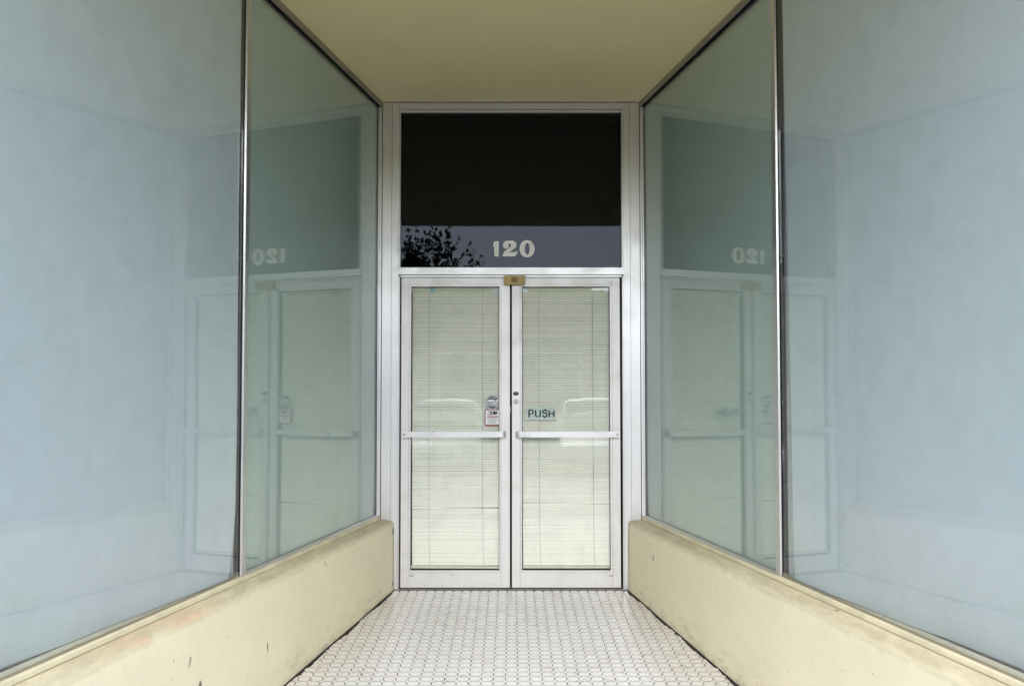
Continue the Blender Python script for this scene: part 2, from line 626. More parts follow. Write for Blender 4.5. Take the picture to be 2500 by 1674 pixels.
rows = []
ny = int(D_END / TP)
oct_me = None
single, rest_v, rest_f = [], [], []
for j in range(ny):
    yc = -0.012 - TP * 0.45 - j * TP
    y_drift = 0.0
    wob = {s: 0.016 + 0.006 * math.sin(j * 0.7 + s) + random.uniform(0, 0.007) for s in (-1, 1)}
    half = WF - SL * yc + 0.05
    nx = int(half / TP) + 1
    for i in range(-nx, nx + 1):
        jit = (random.gauss(0, 0.00035), random.gauss(0, 0.0004))
        cx = i * TP + 0.004
        po = trim(octagon(cx + jit[0], yc + jit[1]), wob)
        full = po and len(po) == 8 and abs(abs(po[0][0] - po[1][0]) - (TP - 2 * cutc)) < 0.0008
        if po and len(po) >= 3:
            area = abs(sum(po[a][0] * po[(a + 1) % len(po)][1] - po[(a + 1) % len(po)][0] * po[a][1] for a in range(len(po)))) / 2
            if area > 0.00015:
                tz = random.gauss(0, 0.00005)
                single.append((yc, cx, po, tz))
        pd = trim(dot(cx + TP / 2, yc - TP / 2), wob)
        if pd and len(pd) >= 3:
            v_, f_ = slab(pd, random.gauss(0, 0.00005), 0.0002)
            b = len(rest_v)
            rest_v += [(x, y, z + fz(y)) for x, y, z in v_]
            rest_f += [[b + q for q in ff] for ff in f_]


def in_view(x, y):
    z = fz(y)
    dy, dz = y - CAM_Y, z - CAM_H
    zc = dy * math.cos(PITCH) + dz * math.sin(PITCH)
    yc_ = -dy * math.sin(PITCH) + dz * math.cos(PITCH)
    return zc > 0.1 and PY0 - F_PX * yc_ / zc < 1674 and abs(F_PX * x / zc) < 1250


vis = [t for t in single if in_view(t[1], t[0] + TP * 0.3)]
vis.sort(key=lambda t: (t[0] * 3 + abs(t[1]) * 0.01))
chosen = set(id(t) for t in vis[:298])
shared = None
for t in single:
    yc, cx, po, tz = t
    if id(t) in chosen:
        if len(po) == 8:
            if shared is None:
                v_, f_ = slab(octagon(0, 0), 0.0)
                shared = bpy.data.meshes.new('tile')
                shared.from_pydata(v_, [], f_)
                shared.materials.append(M['tile'])
            o = bpy.data.objects.new('tile', shared)
            COL.objects.link(o)
            mx_ = sum(p[0] for p in po) / 8; my_ = sum(p[1] for p in po) / 8
            o.location = (mx_, my_, fz(my_) + tz)
            o.rotation_euler = (math.atan(FS) + random.gauss(0, 0.001), random.gauss(0, 0.001), random.gauss(0, 0.006))
            o.parent = floor
        else:
            v_, f_ = slab(po, tz)
            me = bpy.data.meshes.new('cut_tile')
            me.from_pydata([(x, y, z + fz(y)) for x, y, z in v_], [], f_)
            link('cut_tile', me, M['tile'], floor)
    else:
        v_, f_ = slab(po, tz)
        b = len(rest_v)
        rest_v += [(x, y, z + fz(y)) for x, y, z in v_]
        rest_f += [[b + q for q in ff] for ff in f_]
me = bpy.data.meshes.new('small_tiles')
me.from_pydata(rest_v, [], rest_f)
o = link('small_tiles', me, M['tile'], floor)
o['kind'] = 'stuff'

# ---- ceiling of the recess with the roof slab above it
cb = MB()
cb.box(-8, 8, -D_END, 7.0, Z_CEIL, Z_CEIL + 0.3)
ceiling = struct(cb.build('ceiling', M['ceil']))
# thin shadow-line moulding where the ceiling meets the door wall
MB().box(-0.87, 0.87, -0.010, -0.003, Z_CEIL - 0.004, Z_CEIL - 0.0005).build('cornice_bead', M['alu_dull'], ceiling)

# ---- rooms behind the glass (closed and unlit)
rb = MB()
rb.box(-8, 8, 0.5, 7.0, -0.1, -0.02)
rb.box(-8, 8, 6.9, 7.0, -0.1, Z_CEIL - .002)
for s in (-1, 1):
    rb.box(s * 7.9, s * 8, -D_END + .3, 6.9, -0.3, Z_CEIL - .002)
    rb.box(s * 1.05, s * 1.12, 0.1, 6.9, -0.02, Z_CEIL - .002)
rb.box(-1.05, 1.05, 0.3, 6.8, Z_CEIL - 0.06, Z_CEIL - .002)
rb.box(-1.05, 1.05, 0.12, 0.5, -0.1, -0.02)
rb.box(-1.05, 1.05, 3.0, 3.05, -0.02, Z_CEIL - .06)
inter = struct(rb.build('room_walls', M['dark']))

# ---- pavement and street
gb = MB()
gb.box(-60, 60, -8.9, -D_END, fz(-D_END) - 0.6, fz(-D_END) - 0.002)
pavement = struct(gb.build('pavement', M['concrete']))
kb = MB()
x = -30
while x < 30:
    kb.box(x + .004, x + 2.996, -9.05, -8.904, -0.8, fz(-D_END) + 0.004)
    x += 3
struct(kb.build('kerb', M['kerb'], bevel=0.01))
me = MB().box(-900, 900, -950, -9.05, -0.9, -0.34)
road = struct(me.build('road', M['asphalt']))
lb = MB()
for i in range(-6, 7):
    lb.box(i * 2.9 + .15, i * 2.9 + .25, -14.0, -9.3, -0.336, -0.3355)
for i in range(-15, 16):
    lb.box(i * 4, i * 4 + 2, -17.1, -17.0, -0.336, -0.3355)
struct(lb.build('road_marking', M['line']))
struct(MB().box(-60, 60, -40, -24.5, -0.5, -0.2).build('far_pavement', M['concrete'], bevel=0.01))

# ================================================================== LOW WALLS
ledge_prof = [(0.118 - 0.006, -0.30), (0.112, 0.395), (0.1115, 0.440), (0.1085, 0.453), (0.101, 0.461), (0.088, 0.465), (0.060, 0.469), (0.0225, 0.472)]
WALL_LABEL = {-1: 'cream stucco low wall under the left shop window, with a faded peach streak', 1: 'cream stucco low wall under the right shop window, cracked below the mullion'}
for s in (-1, 1):
    root = thing('low_wall', WALL_LABEL[s], 'wall', wall(s, 2, 0.05, fz(-2)))
    nseg = 90
    ds = [-0.02 + (D_END + 0.02) * i / nseg for i in range(nseg + 1)]
    vs_, fs_ = [], []
    prof = []
    for a, b in zip(ledge_prof[:-1], ledge_prof[1:]):
        k = 14 if b[1] - a[1] > .3 else 2
        for i in range(k):
            prof.append((a[0] + (b[0] - a[0]) * i / k, a[1] + (b[1] - a[1]) * i / k))
    prof.append(ledge_prof[-1])
    prof += [(-0.10, 0.472), (-0.10, -0.30)]
    kprof = len(prof)
    from mathutils import noise as mn
    for d in ds:
        for qi, (n_, z_) in enumerate(prof):
            w_ = 0.0
            if 0 < qi < kprof - 3:
                w_ = 0.0035 * mn.noise(Vector((d * 2.2, z_ * 3, s * 4))) + 0.0012 * mn.noise(Vector((d * 14, z_ * 14, s)))
            zz = z_ if z_ > 0.3 else z_
            vs_.append(wall(s, d, n_ + w_, zz + (0.002 * mn.noise(Vector((d * 6, 3, s))) if z_ > .42 and qi < kprof - 3 else 0)))
    for i in range(nseg):
        for j in range(kprof):
            j2 = (j + 1) % kprof
            a, b = i * kprof, (i + 1) * kprof
            fs_.append([a + j, a + j2, b + j2, b + j])
    fs_.append(list(range(kprof)))
    fs_.append([nseg * kprof + q for q in range(kprof)])
    me = bpy.data.meshes.new('wall_body')
    me.from_pydata(vs_, [], fs_)
    bm = bmesh.new(); bm.from_mesh(me); bmesh.ops.recalc_face_normals(bm, faces=bm.faces); bm.to_mesh(me); bm.free()
    link('wall_body', me, M['paint'], root, smooth=True)
    # painted timber sill strip in two lengths, butted at a hairline joint
    m = MB()
    m.wbox(s, 0.004, 1.818, -0.06, 0.022, 0.4735, 0.4935)
    m.build('sill_strip', M['sill'], root, bevel=0.0025)
    m = MB()
    m.wbox(s, 1.8215, D_END - .01, -0.06, 0.0225, 0.4735, 0.494)
    m.build('sill_strip', M['sill'], root, bevel=0.0025)
    adopt(root)

# ================================================================== SIDE DISPLAY WINDOWS
WIN_LABEL = {-1: 'tall two-pane shop window left of the doors, backing sheet curled at its foot',
             1: 'tall two-pane shop window right of the doors, backing sheet edge leaning away from the mullion'}
MD = (1.805, 1.843)
for s in (-1, 1):
    root = thing('display_window', WIN_LABEL[s], 'window', wall(s, 2, 0, 0.494))
    MB().wbox(s, 0.004, MD[0] + .01, -0.008, 0.0, 0.4955, 3.31).build('pane', M['glass_far'], root)
    MB().wbox(s, MD[1] + .004, D_END - .02, -0.008, 0.0, 0.4955, 3.31).build('pane', M['glass'], root)
    m = MB()
    m.wbox(s, MD[0], MD[1], 0.0015, 0.013, 0.4965, 3.292)
    m.build('mullion', M['alu'], root, bevel=0.0012)
    m = MB()
    m.wbox(s, MD[1] + .0006, MD[1] + 0.0045, 0.0012, 0.004, 0.4965, 3.29)
    m.build('gasket', M['black'], root)
    m = MB()
    m.wbox(s, 0.001, 0.006, 0.001, 0.020, 0.4965, 3.291)
    m.wbox(s, 0.006, 0.020, 0.001, 0.008, 0.4965, 3.291)
    m.build('jamb_bead', M['alu'], root, bevel=0.001)
    m = MB()
    m.wbox(s, 0.021, MD[0] - .001, 0.0015, 0.010, 0.4945, 0.508)
    m.wbox(s, 0.021, MD[0] - .001, 0.010, 0.016, 0.4945, 0.500)
    m.build('bottom_bead', M['alu'], root, bevel=0.001)
    m = MB()
    m.wbox(s, MD[1] + .009, D_END - .02, 0.0015, 0.006, 0.4945, 0.503)
    m.build('bottom_bead', M['alu_dull'], root, bevel=0.001)
    m = MB()
    m.wbox(s, 0.004, D_END - .01, 0.008, 0.024, 3.302, 3.3275)
    m.wbox(s, 0.004, D_END - .01, 0.012, 0.020, 3.2935, 3.302)
    m.build('top_channel', M['alu_dull'], root, bevel=0.001)
    m = MB()
    m.wbox(s, 0.004, D_END - .01, 0.0015, 0.007, 3.286, 3.3015)
    m.build('top_shadow_line', M['black'], root)  # black strip drawn for the shadow line above the recessed glass
    # backing sheets behind each pane
    for far in (True, False):
        nd, nz = (60, 70) if far else (110, 90)
        d1 = 1.800 if far else D_END - .05
        vs_, fs_ = [], []
        for j in range(nz + 1):
            tz = j / nz
            z = 0.497 + (3.30 - 0.497) * (tz ** 1.5)
            if far:
                d0 = 0.012
            elif s == -1:
                d0 = 1.858 + 0.055 * max(0, 1 - (z - 0.5) / 0.42) ** 1.9 + 0.002 * math.sin(z * 9)
            else:
                d0 = 1.876 + 0.048 * max(0, 1 - (z - 0.5) / 2.7) + 0.0015 * math.sin(z * 7)
            for i in range(nd + 1):
                t = i / nd
                d = d0 + (d1 - d0) * (t ** 1.25 if not far else t)
                foot = max(0, 1 - (z - 0.49) / (0.20 if far else 0.38)) ** 2
                w_ = -0.012 - 0.003 * mn.noise(Vector((d * 1.3, z * 1.1, s * 3))) * 2
                if not far:
                    w_ -= foot * (0.005 + 0.070 * min(1, max(0, (d - 2.06) / 1.2)) + 0.030 * min(1, max(0, (d - 2.06) / .6)) * mn.noise(Vector((d * 2.6, z * 2.0, 5 + s))))
                    w_ += 0.004 * math.exp(-(d - d0) * 30)
                else:
                    w_ -= foot * 0.012
                vs_.append(wall(s, d, min(w_, -0.0095), z))
        for j in range(nz):
            for i in range(nd):
                a = j * (nd + 1) + i
                fs_.append([a, a + 1, a + nd + 2, a + nd + 1])
        me = bpy.data.meshes.new('backing_sheet')
        me.from_pydata(vs_, [], fs_)
        o = link('backing_sheet', me, M['film_far'] if far else M['film'], root, smooth=True)
        sm = o.modifiers.new('thickness', 'SOLIDIFY')
        sm.thickness = 0.0012
        sm.offset = 1.0 if s == 1 else -1.0
    m = MB()
    m.wbox(s, 1.845, 2.04, -0.032, -0.026, 0.4975, 3.327)
    m.build('back_panel', M['backing'], root)
    adopt(root)

# street front either side of the recess
for s in (-1, 1):
    xe = GX + SL * D_END
    root = thing('storefront', ('left' if s < 0 else 'right') + ' street side of the shop front, cream wall with wide pane, seen only from outside', 'shop front', (s * 4.5, -D_END, fz(-D_END)))
    MB().box(s * (xe - .112), s * 8, -D_END - .10, -D_END + .05, -0.5, 0.47).build('low_front', M['paint'], root, bevel=0.008)
    MB().box(s * (xe - .01), s * (xe + .05), -D_END - .02, -D_END + .035, 0.4755, Z_CEIL - .002).build('corner_post', M['alu'], root, bevel=0.002)
    MB().box(s * (xe + .0525), s * 7.9, -D_END + .002, -D_END + .01, 0.4755, Z_CEIL - .002).build('pane', M['glass'], root)
    MB().box(s * (xe + .0525), s * 7.9, -D_END + .04, -D_END + .05, 0.4755, Z_CEIL - .002).build('backing_sheet', M['film'], root)
    adopt(root)
root = thing('parapet', 'cream fascia wall above the mouth of the recessed entrance', 'wall', (0, -D_END, Z_CEIL))
MB().box(-8, 8, -D_END - .16, -D_END - .002, Z_CEIL - .0, Z_CEIL + 1.5).build('fascia', M['paint'], root, bevel=0.01)
adopt(root)

# ================================================================== ENTRANCE FRAME
ef = thing('entrance_frame', 'pale aluminium frame around the double doors and the dark transom pane', 'door frame', (0, 0.02, 0))
XF1, XF1b, XF2, XS, XD = 0.8815, 0.8165, 0.7685, 0.7575, 0.7545
zt_glass_top = PZ(273.6); zt_glass_bot = PZ(651.5)
z_hd_bot = PZ(266)
z_bar_top, z_bar_bot = PZ(653.7), PZ(670.3)
z_st_top, z_st_bot = PZ(672), PZ(676)
for s in (-1, 1):
    z0 = 0.45
    m = MB(); m.box(s * XF1, s * (XF1b + .0012), 0.0, 0.06, z0, Z_CEIL - .006)
    m.build('jamb_plate', M['alu'], ef, bevel=0.001)
    m = MB()
    m.prism([(s * XF1b, Z_CEIL - .006), (s * XF2, Z_CEIL - .006), (s * XF2, fz(0) - .01), (s * 0.792, fz(0) - .01), (s * 0.7915, 0.40), (s * XF1b, 0.40)], 0.004, 0.06)
    m.build('jamb_plate', M['alu'], ef, bevel=0.001)
    m = MB(); m.box(s * (XF2 - .0025), s * (XS + .0015), -0.004, 0.05, -0.004, z_st_bot)
    m.build('door_stop', M['alu'], ef, bevel=0.001)
    m = MB(); m.box(s * (XF2 - .0025), s * (XS + .0005), -0.001, 0.03, z_bar_top + .001, z_hd_bot - .002)
    m.build('transom_stop', M['alu'], ef, bevel=0.001)
    # dark joint filler behind the plates
    MB().box(s * 0.885, s * (XS + .0), 0.061, 0.075, -0.01, Z_CEIL - .006).build('joint_seal', M['black'], ef)
m = MB(); m.box(-XF2 + .0012, XF2 - .0012, 0.002, 0.055, z_hd_bot, Z_CEIL - .006)
m.build('header', M['alu'], ef, bevel=0.001)
m = MB(); m.box(-XS, XS, 0.012, 0.045, zt_glass_top, z_hd_bot - .003)
m.build('transom_stop', M['alu'], ef, bevel=0.0015)
m = MB(); m.box(-XS + .001, XS - .001, 0.004, 0.02, zt_glass_bot - .005, z_bar_top + .002 + .001)
m.box(-XF2 - .003, XF2 + .003, -0.007, 0.055, z_bar_bot, z_bar_top)
m.build('transom_bar', M['alu'], ef, bevel=0.001)
m = MB(); m.box(-XS, XS, -0.003, 0.045, z_st_bot, z_st_top)
m.build('door_header', M['alu'], ef, bevel=0.001)
MB().box(-XS, XS, 0.028, 0.034, zt_glass_bot - .004, zt_glass_top + .004).build('transom_pane', M['glass_dark'], ef)
MB().box(-XS, XS, 0.060, 0.075, z_bar_bot - .04, z_bar_top).build('joint_seal', M['black'], ef)
# threshold
m = MB(); m.box(-0.79, 0.79, -0.011, 0.09, -0.03, 0.0065)
m.build('threshold', M['thresh'], ef, bevel=0.003)
adopt(ef)

# house number painted on the transom pane
num = thing('house_number', 'off-white heavy serif house number 120 on the dark transom pane', 'number', (PX(1254), 0.027, PZ(626)))


def zpt(x, y, Y): return P(1160 + x * 240 / 2091, 540 + y * 180 / 1568, Y)


def bez(pts, n=3):
    """closed Catmull-Rom smoothing"""
    out = []
    k = len(pts)
    for i in range(k):
        p0, p1, p2, p3 = pts[i - 1], pts[i], pts[(i + 1) % k], pts[(i + 2) % k]
        for j in range(n):
            t = j / n
            q = []
            for a in range(2):
                q.append(0.5 * ((2 * p1[a]) + (-p0[a] + p2[a]) * t + (2 * p0[a] - 5 * p1[a] + 4 * p2[a] - p3[a]) * t * t + (-p0[a] + 3 * p1[a] - 3 * p2[a] + p3[a]) * t ** 3))
            out.append(tuple(q))
    return out


YD = 0.0272
d1p = [(405, 427), (503, 427), (501, 748), (408, 748), (408, 552), (392, 535), (378, 508), (392, 478)]
d2top = [(590, 500), (605, 450), (650, 420), (735, 408), (810, 415), (865, 450), (882, 500), (868, 552), (820, 598), (752, 635), (705, 672), (760, 658), (830, 660), (870, 645), (890, 622), (905, 655), (855, 748), (583, 748), (590, 700), (615, 655), (660, 612), (715, 572), (752, 540), (765, 510), (757, 487), (737, 474), (708, 470), (718, 505), (714, 540), (696, 572), (660, 586), (625, 578), (600, 548)]
d0o = [(1106 + 160 * math.copysign(abs(math.cos(a)) ** .92, math.cos(a)), 587 + 182 * math.sin(a)) for a in [2 * math.pi * i / 40 for i in range(40)]]
d0i = [(1108 + 51 * math.copysign(abs(math.cos(a)) ** .9, math.cos(a)), 585 + 122 * math.sin(a)) for a in [2 * math.pi * i / 32 for i in range(32)]]
MB().prism([zpt(*q, YD) for q in d1p], YD, YD + .0006).build('digit', M['digit'], num)
MB().prism([zpt(*q, YD) for q in d2top], YD, YD + .0006).build('digit', M['digit'], num)
MB().prism([zpt(*q, YD) for q in d0o], YD, YD + .0006, holes=[[zpt(*q, YD) for q in d0i]]).build('digit', M['digit'], num)
adopt(num)

# ================================================================== DOUBLE DOORS
YF = 0.018            # face of the doors
z_top, z_bot = PZ(677.6, YF), 0.0125
zr_top = PZ(694, YF)       # underside of top rail
zb_top = PZ(1397.8, YF)    # top of bottom rail
zg_top, zg_bot = PZ(699.5, YF), PZ(1391.7, YF)


def q(px): return PX(px, 1000, YF)


DOORS = [
    # outer edge, outer stile inner edge, glass left..., in photo pixels
    dict(s=-1, x_out=q(979.0), so=q(997.5), g0=q(1003.0), g1=q(1219.3), si=q(1223.7), x_in=q(1244.8)),
    dict(s=1, x_out=q(1514.2), so=q(1495.5), g0=q(1489.5), g1=q(1274.2), si=q(1269.5), x_in=q(1250.0)),
]
DL = {-1: 'left aluminium and glass door of the pair, with two small warning stickers', 1: 'right aluminium and glass door of the pair, with the keyhole and push sign'}
for D in DOORS:
    s = D['s']
    dr = thing('glass_door', DL[s], 'door', ((D['x_out'] + D['x_in']) / 2, 0.04, 0.012), 'double doors')
    am = M['alu_door']
    MB().box(D['x_out'], D['so'] - s * .0007, YF, YF + .044, z_bot, z_top).build('stile', am, dr, bevel=0.0014)
    MB().box(D['x_in'], D['si'] + s * .0007, YF, YF + .044, z_bot, z_top).build('stile', am, dr, bevel=0.0014)
    xa, xb = sorted((D['so'] - s * .0007 + (s * -.001), D['si'] + s * .0007 + (s * .001)))
    MB().box(xa, xb, YF + .0008, YF + .044, zr_top, z_top).build('top_rail', am, dr, bevel=0.001)
    MB().box(xa, xb, YF + .0008, YF + .044, z_bot, zb_top).build('bottom_rail', am, dr, bevel=0.001)
    g0, g1 = sorted((D['g0'], D['g1']))
    m = MB()
    yb0, yb1 = YF + .0015, YF + .014
    m.box(xa + .0005, g0, yb0, yb1, zb_top + .001, zr_top - .001)
    m.box(g1, xb - .0005, yb0, yb1, zb_top + .001, zr_top - .001)
    m.box(g0 + .0002, g1 - .0002, yb0, yb1, zg_top, zr_top - .001)
    m.box(g0 + .0002, g1 - .0002, yb0, yb1, zb_top + .001, zg_bot)
    m.build('glazing_bead', am, dr, bevel=0.001)
    # black gasket ring
    m = MB()
    y0_, y1_ = YF + .0085, YF + .0165
    m.box(g0 - .001, g0 + .003, y0_, y1_, zg_bot - .001, zg_top + .001)
    m.box(g1 - .003, g1 + .001, y0_, y1_, zg_bot - .001, zg_top + .001)
    m.box(g0, g1, y0_, y1_, zg_top - .0055, zg_top + .001)
    m.box(g0, g1, y0_, y1_, zg_bot - .001, zg_bot + .003)
    m.build('gasket', M['black'], dr)
    MB().box(g0 - .003, g1 + .003, YF + .017, YF + .023, zg_bot - .003, zg_top + .003).build('pane', M['glass_door'], dr)
    # push bar: bolted flat at the outer stile, curving back into the meeting stile
    YB = -0.030
    zb0, zb1 = PZ(1067.3, YB), PZ(1053.2, YB)
    xo = PX(981.3 if s < 0 else 1513, 1060, YB)
    xi = PX(1234.8 if s < 0 else 1260, 1060, YB)
    path = [(xo, YB)]
    Rr = 0.024
    path.append((xi + s * Rr, YB))
    for k in range(1, 9):
        a = k / 8 * math.pi / 2
        path.append((xi + s * Rr - s * Rr * math.sin(a), YB + Rr - Rr * math.cos(a)))
    path.append((xi, YF + .0005))
    th = 0.006
    b = MB()
    n_ = len(path)
    for k, (x, y) in enumerate(path):
        p_, r_ = path[max(0, k - 1)], path[min(n_ - 1, k + 1)]
        tx, ty = r_[0] - p_[0], r_[1] - p_[1]
        L = math.hypot(tx, ty)
        nx_, ny_ = (-ty / L * th, tx / L * th)
        if s < 0:
            pass
        else:
            nx_, ny_ = -nx_, -ny_
        for zz in (zb0, zb1):
            b.v.append((x, y, zz)); b.v.append((x + nx_, y + ny_, zz))
    for k in range(n_ - 1):
        a0, a1 = k * 4, (k + 1) * 4
        for u, w in ((0, 1), (1, 3), (3, 2), (2, 0)):
            b.f.append([a0 + u, a0 + w, a1 + w, a1 + u]); b.mi.append(0)
    b.f.append([0, 1, 3, 2]); b.mi.append(0)
    b.f.append([a1, a1 + 1, a1 + 3, a1 + 2]); b.mi.append(0)
    bar = b.build('push_bar', M['alu_bar'], dr, bevel=0.0012)
    MB().box(xo - s * .004, xo - s * .034, YB + th + .0005, YF + .0003, zb0 + .003, zb1 - .003).build('bar_post', M['alu_bar'], bar, bevel=0.001)
    xbt = xo - s * 0.0155
    zc_ = (zb0 + zb1) / 2
    m = MB().cyl((xbt, YB - .0025, zc_), 0.0068, 'y', 0.003, 24, r2=0.0078)
    m.build('bolt', M['steel'], bar, smooth=False)
    MB().cyl((xbt, YB - .0031, zc_), 0.0030, 'y', 0.0007, 6).build('bolt_socket', M['black'], bar)
    # screw heads along the bottom rail
    for (sx_, sy_, sr_) in (((1037.5, 1427.8, .0026), (1121, 1425.8, .0026), (1204.5, 1425.8, .0026), (1104.7, 1402.3, .0036)) if s < 0 else ((1290, 1427, .002), (1452, 1425.5, .002))):
        MB().cyl((PX(sx_, sy_, YF), YF - .0005, PZ(sy_, YF)), sr_, 'y', 0.0012, 12).build('screw', M['steel'] if s > 0 else M['ink'], dr)
    # maker's tag
    tx = PX(1004.5 if s < 0 else 1492, 1404, YF)
    tz = PZ(1405, YF)
    MB().box(tx - .014 + (0.0), tx + .014, YF - .0006, YF + .0005, tz - .0065, tz + .0065).build('maker_tag', M['tag'], dr, bevel=0.0002)
    if s > 0:
        xk, zk = PX(1259.6, 960, YF), PZ(960.5, YF)
        m = MB().cyl((xk, YF - .004, zk), 0.0165, 'y', 0.0042, 32, r2=0.0185)
        m.v = [(xk + (v[0] - xk) * 1.06, v[1], zk + (v[2] - zk) * .74) for v in m.v]
        tt = m.build('thumb_turn', M['ink'], dr)
        MB().box(xk - .003, xk + .009, YF - .006, YF - .0042, zk - .0004, zk + .0022).build('turn_slot', M['steel'], tt)
        zk2 = PZ(980.4, YF)
        lk = MB().cyl((xk, YF - .005, zk2), 0.0155, 'y', 0.0052, 36, r2=0.018).build('lock_cylinder', M['steel'], dr)
        MB().cyl((xk, YF - .0062, zk2 - .003), 0.0075, 'y', 0.0011, 24).build('key_plug', M['tag'], lk)
        MB().box(xk - .0012, xk + .0012, YF - .0068, YF - .0062, zk2 - .0075, zk2 + .001).build('keyhole', M['black'], lk)
    else:
        xk = PX(1246.4, 1000, YF)
        MB().box(xk - .0015, xk + .0015, YF + .010, YF + .03, PZ(1006, YF), PZ(993, YF)).build('latch_bolt', M['steel'], dr)
    adopt(dr)
    for c in dr.children:
        for g in c.children:
            pass
# weather seal closing the slit between the doors
o = MB().box(q(1244.4), q(1250.4), YF + .0442, YF + .050, 0.012, z_top).build('meeting_seal', M['black'], bpy.data.objects['glass_door'])
o.matrix_parent_inverse = Matrix.Translation(bpy.data.objects['glass_door'].location).inverted()

# ================================================================== BLINDS
YBL = YF + 0.040
SP = 4.2 * (YBL - CAM_Y) / F_PX
BL = [dict(s=-1, x0=1006.0, x1=1218.6, cords=(1046.7, 1177.4), br=(1056.3, 1212.5), lab='cream venetian blind behind the left door glass, its bottom rail hanging crooked'),
      dict(s=1, x0=1274.9, x1=1487.2, cords=(1315.4, 1446.5), br=(1281.3, 1480.6), lab='cream venetian blind behind the right door glass, gapped near the middle')]


def slat_mesh(w, droop=0.0):
    pr = []
    W_, n_ = 0.0116, 4
    tilt = R(72)
    for k in range(n_ + 1):
        u = (k / n_ - 0.5) * W_
        bow = 0.0013 * (1 - (2 * k / n_ - 1) ** 2)
        y = -u * math.cos(tilt) * -1 - bow * math.sin(tilt)
        z = u * math.sin(tilt) + bow * -math.cos(tilt)
        pr.append((y, z))
    v_, f_ = [], []
    xs = [-w / 2, -w / 6, w / 6, w / 2]
    for x in xs:
        for y, z in pr:
            v_.append((x, y, z + droop * (2 * x / w)))
    k = n_ + 1
    for i in range(len(xs) - 1):
        for j in range(n_):
            f_.append([i * k + j, i * k + j + 1, (i + 1) * k + j + 1, (i + 1) * k + j])
    me = bpy.data.meshes.new('slat')
    me.from_pydata(v_, [], f_)
    for p in me.polygons:
        p.use_smooth = True
    me.materials.append(M['slat'])
    return me


for B in BL:
    s = B['s']
    x0, x1 = PX(B['x0'], 1000, YBL), PX(B['x1'], 1000, YBL)
    cx = (x0 + x1) / 2
    w = x1 - x0
    ztop = PZ(699.8, YBL)
    root = thing('window_blind', B['lab'], 'blind', (cx, YBL, PZ(1386, YBL)), 'venetian blinds')
    zh = PZ(712.3, YBL)
    MB().box(x0 - .004, x1 + .001, YBL - .010, YBL + .014, zh, ztop).build('headrail', M['rail'], root, bevel=0.001)
    z_end = PZ(1379.5, YBL)
    n_sl = int((zh - z_end) / SP)
    shared_sl = slat_mesh(w)
    odd = slat_mesh(w, 0.0022)
    odd2 = slat_mesh(w, -0.0024)
    cords = {0: MB(), 1: MB()}
    for k in range(n_sl):
        z = zh - SP * (k + 0.55)
        t = k / n_sl
        me = shared_sl
        zadd = 0.0
        if s < 0 and k == 124:
            me, zadd = odd, 0.0006
        if s < 0 and k == 125:
            me, zadd = odd2, -0.0008
        if s > 0 and k == 122:
            me, zadd = odd, -0.0008
        o = bpy.data.objects.new('slat', me)
        COL.objects.link(o)
        drift = (0.0015 * math.sin(t * 2.2) + 0.0045 * t ** 3 * (1 if s > 0 else 0.6)) + random.gauss(0, 0.0003)
        if s < 0 and k > 124:
            drift += 0.001
        tl = R(0.8) * math.sin(k * 0.37) + random.gauss(0, R(1.8)) + R(-5) * t
        o.location = (cx + drift, YBL + random.gauss(0, .0002), z + zadd + random.gauss(0, 0.00018))
        o.rotation_euler = (tl, random.gauss(0, 0.0005), 0)
        o.parent = root
        for ci in (0, 1):
            xc_ = PX(B['cords'][ci], 1000, YBL) + drift * 1.3 + (0.006 * max(0, (t - .9) * 10) * (1 - ci * .2) if t > .9 else 0)
            cords[ci].box(xc_ - .0015, xc_ + .0015, YBL - .0068, YBL - .0052, z - 0.0070, z - 0.0032)
            cords[ci].box(xc_ - .0004, xc_ + .0004, YBL - .0062, YBL - .0056, z - 0.0032, z + 0.0048)
    for ci in (0, 1):
        cords[ci].build('ladder_cord', M['cord'], root)
    # bottom rail
    zb = PZ(1383.5, YBL)
    m = MB()
    if s < 0:
        m.box(x0 - .009, x1 + .000, YBL - .009, YBL + .010, zb - .009, zb + .006)
    else:
        m.box(x0 + .004, x1 + .006, YBL - .009, YBL + .010, zb - .006, zb + .008)
    br = m.build('bottom_rail', M['rail'], root, bevel=0.0015)
    if s < 0:
        br.rotation_euler = (0, R(0.25), 0)
    for bi, bx in enumerate(B['br']):
        X = PX(bx, 705, YBL - .012)
        m = MB()
        hw = 0.0195
        za, zb_ = PZ(714.5, YBL - .012), PZ(701.8, YBL - .012)
        m.prism([(X - hw, zb_), (X + hw, zb_), (X + hw, za + .010), (X + hw * .55, za + .004), (X + hw * .5, za), (X - hw * .5, za), (X - hw * .55, za + .004), (X - hw, za + .010)], YBL - .0135, YBL - .011)
        k_ = m.build('bracket', M['bracket_dark'] if (s < 0 and bi == 0) else M['bracket'], root)
        for dx in (-.011, .011):
            MB().cyl((X + dx, YBL - .0139, zb_ - .009), 0.0022, 'y', 0.0004, 12).build('screw', M['black'], k_)
    adopt(root)

# ================================================================== SIGNS ON THE GLASS
YS = YF + 0.0155      # outer face of door glass


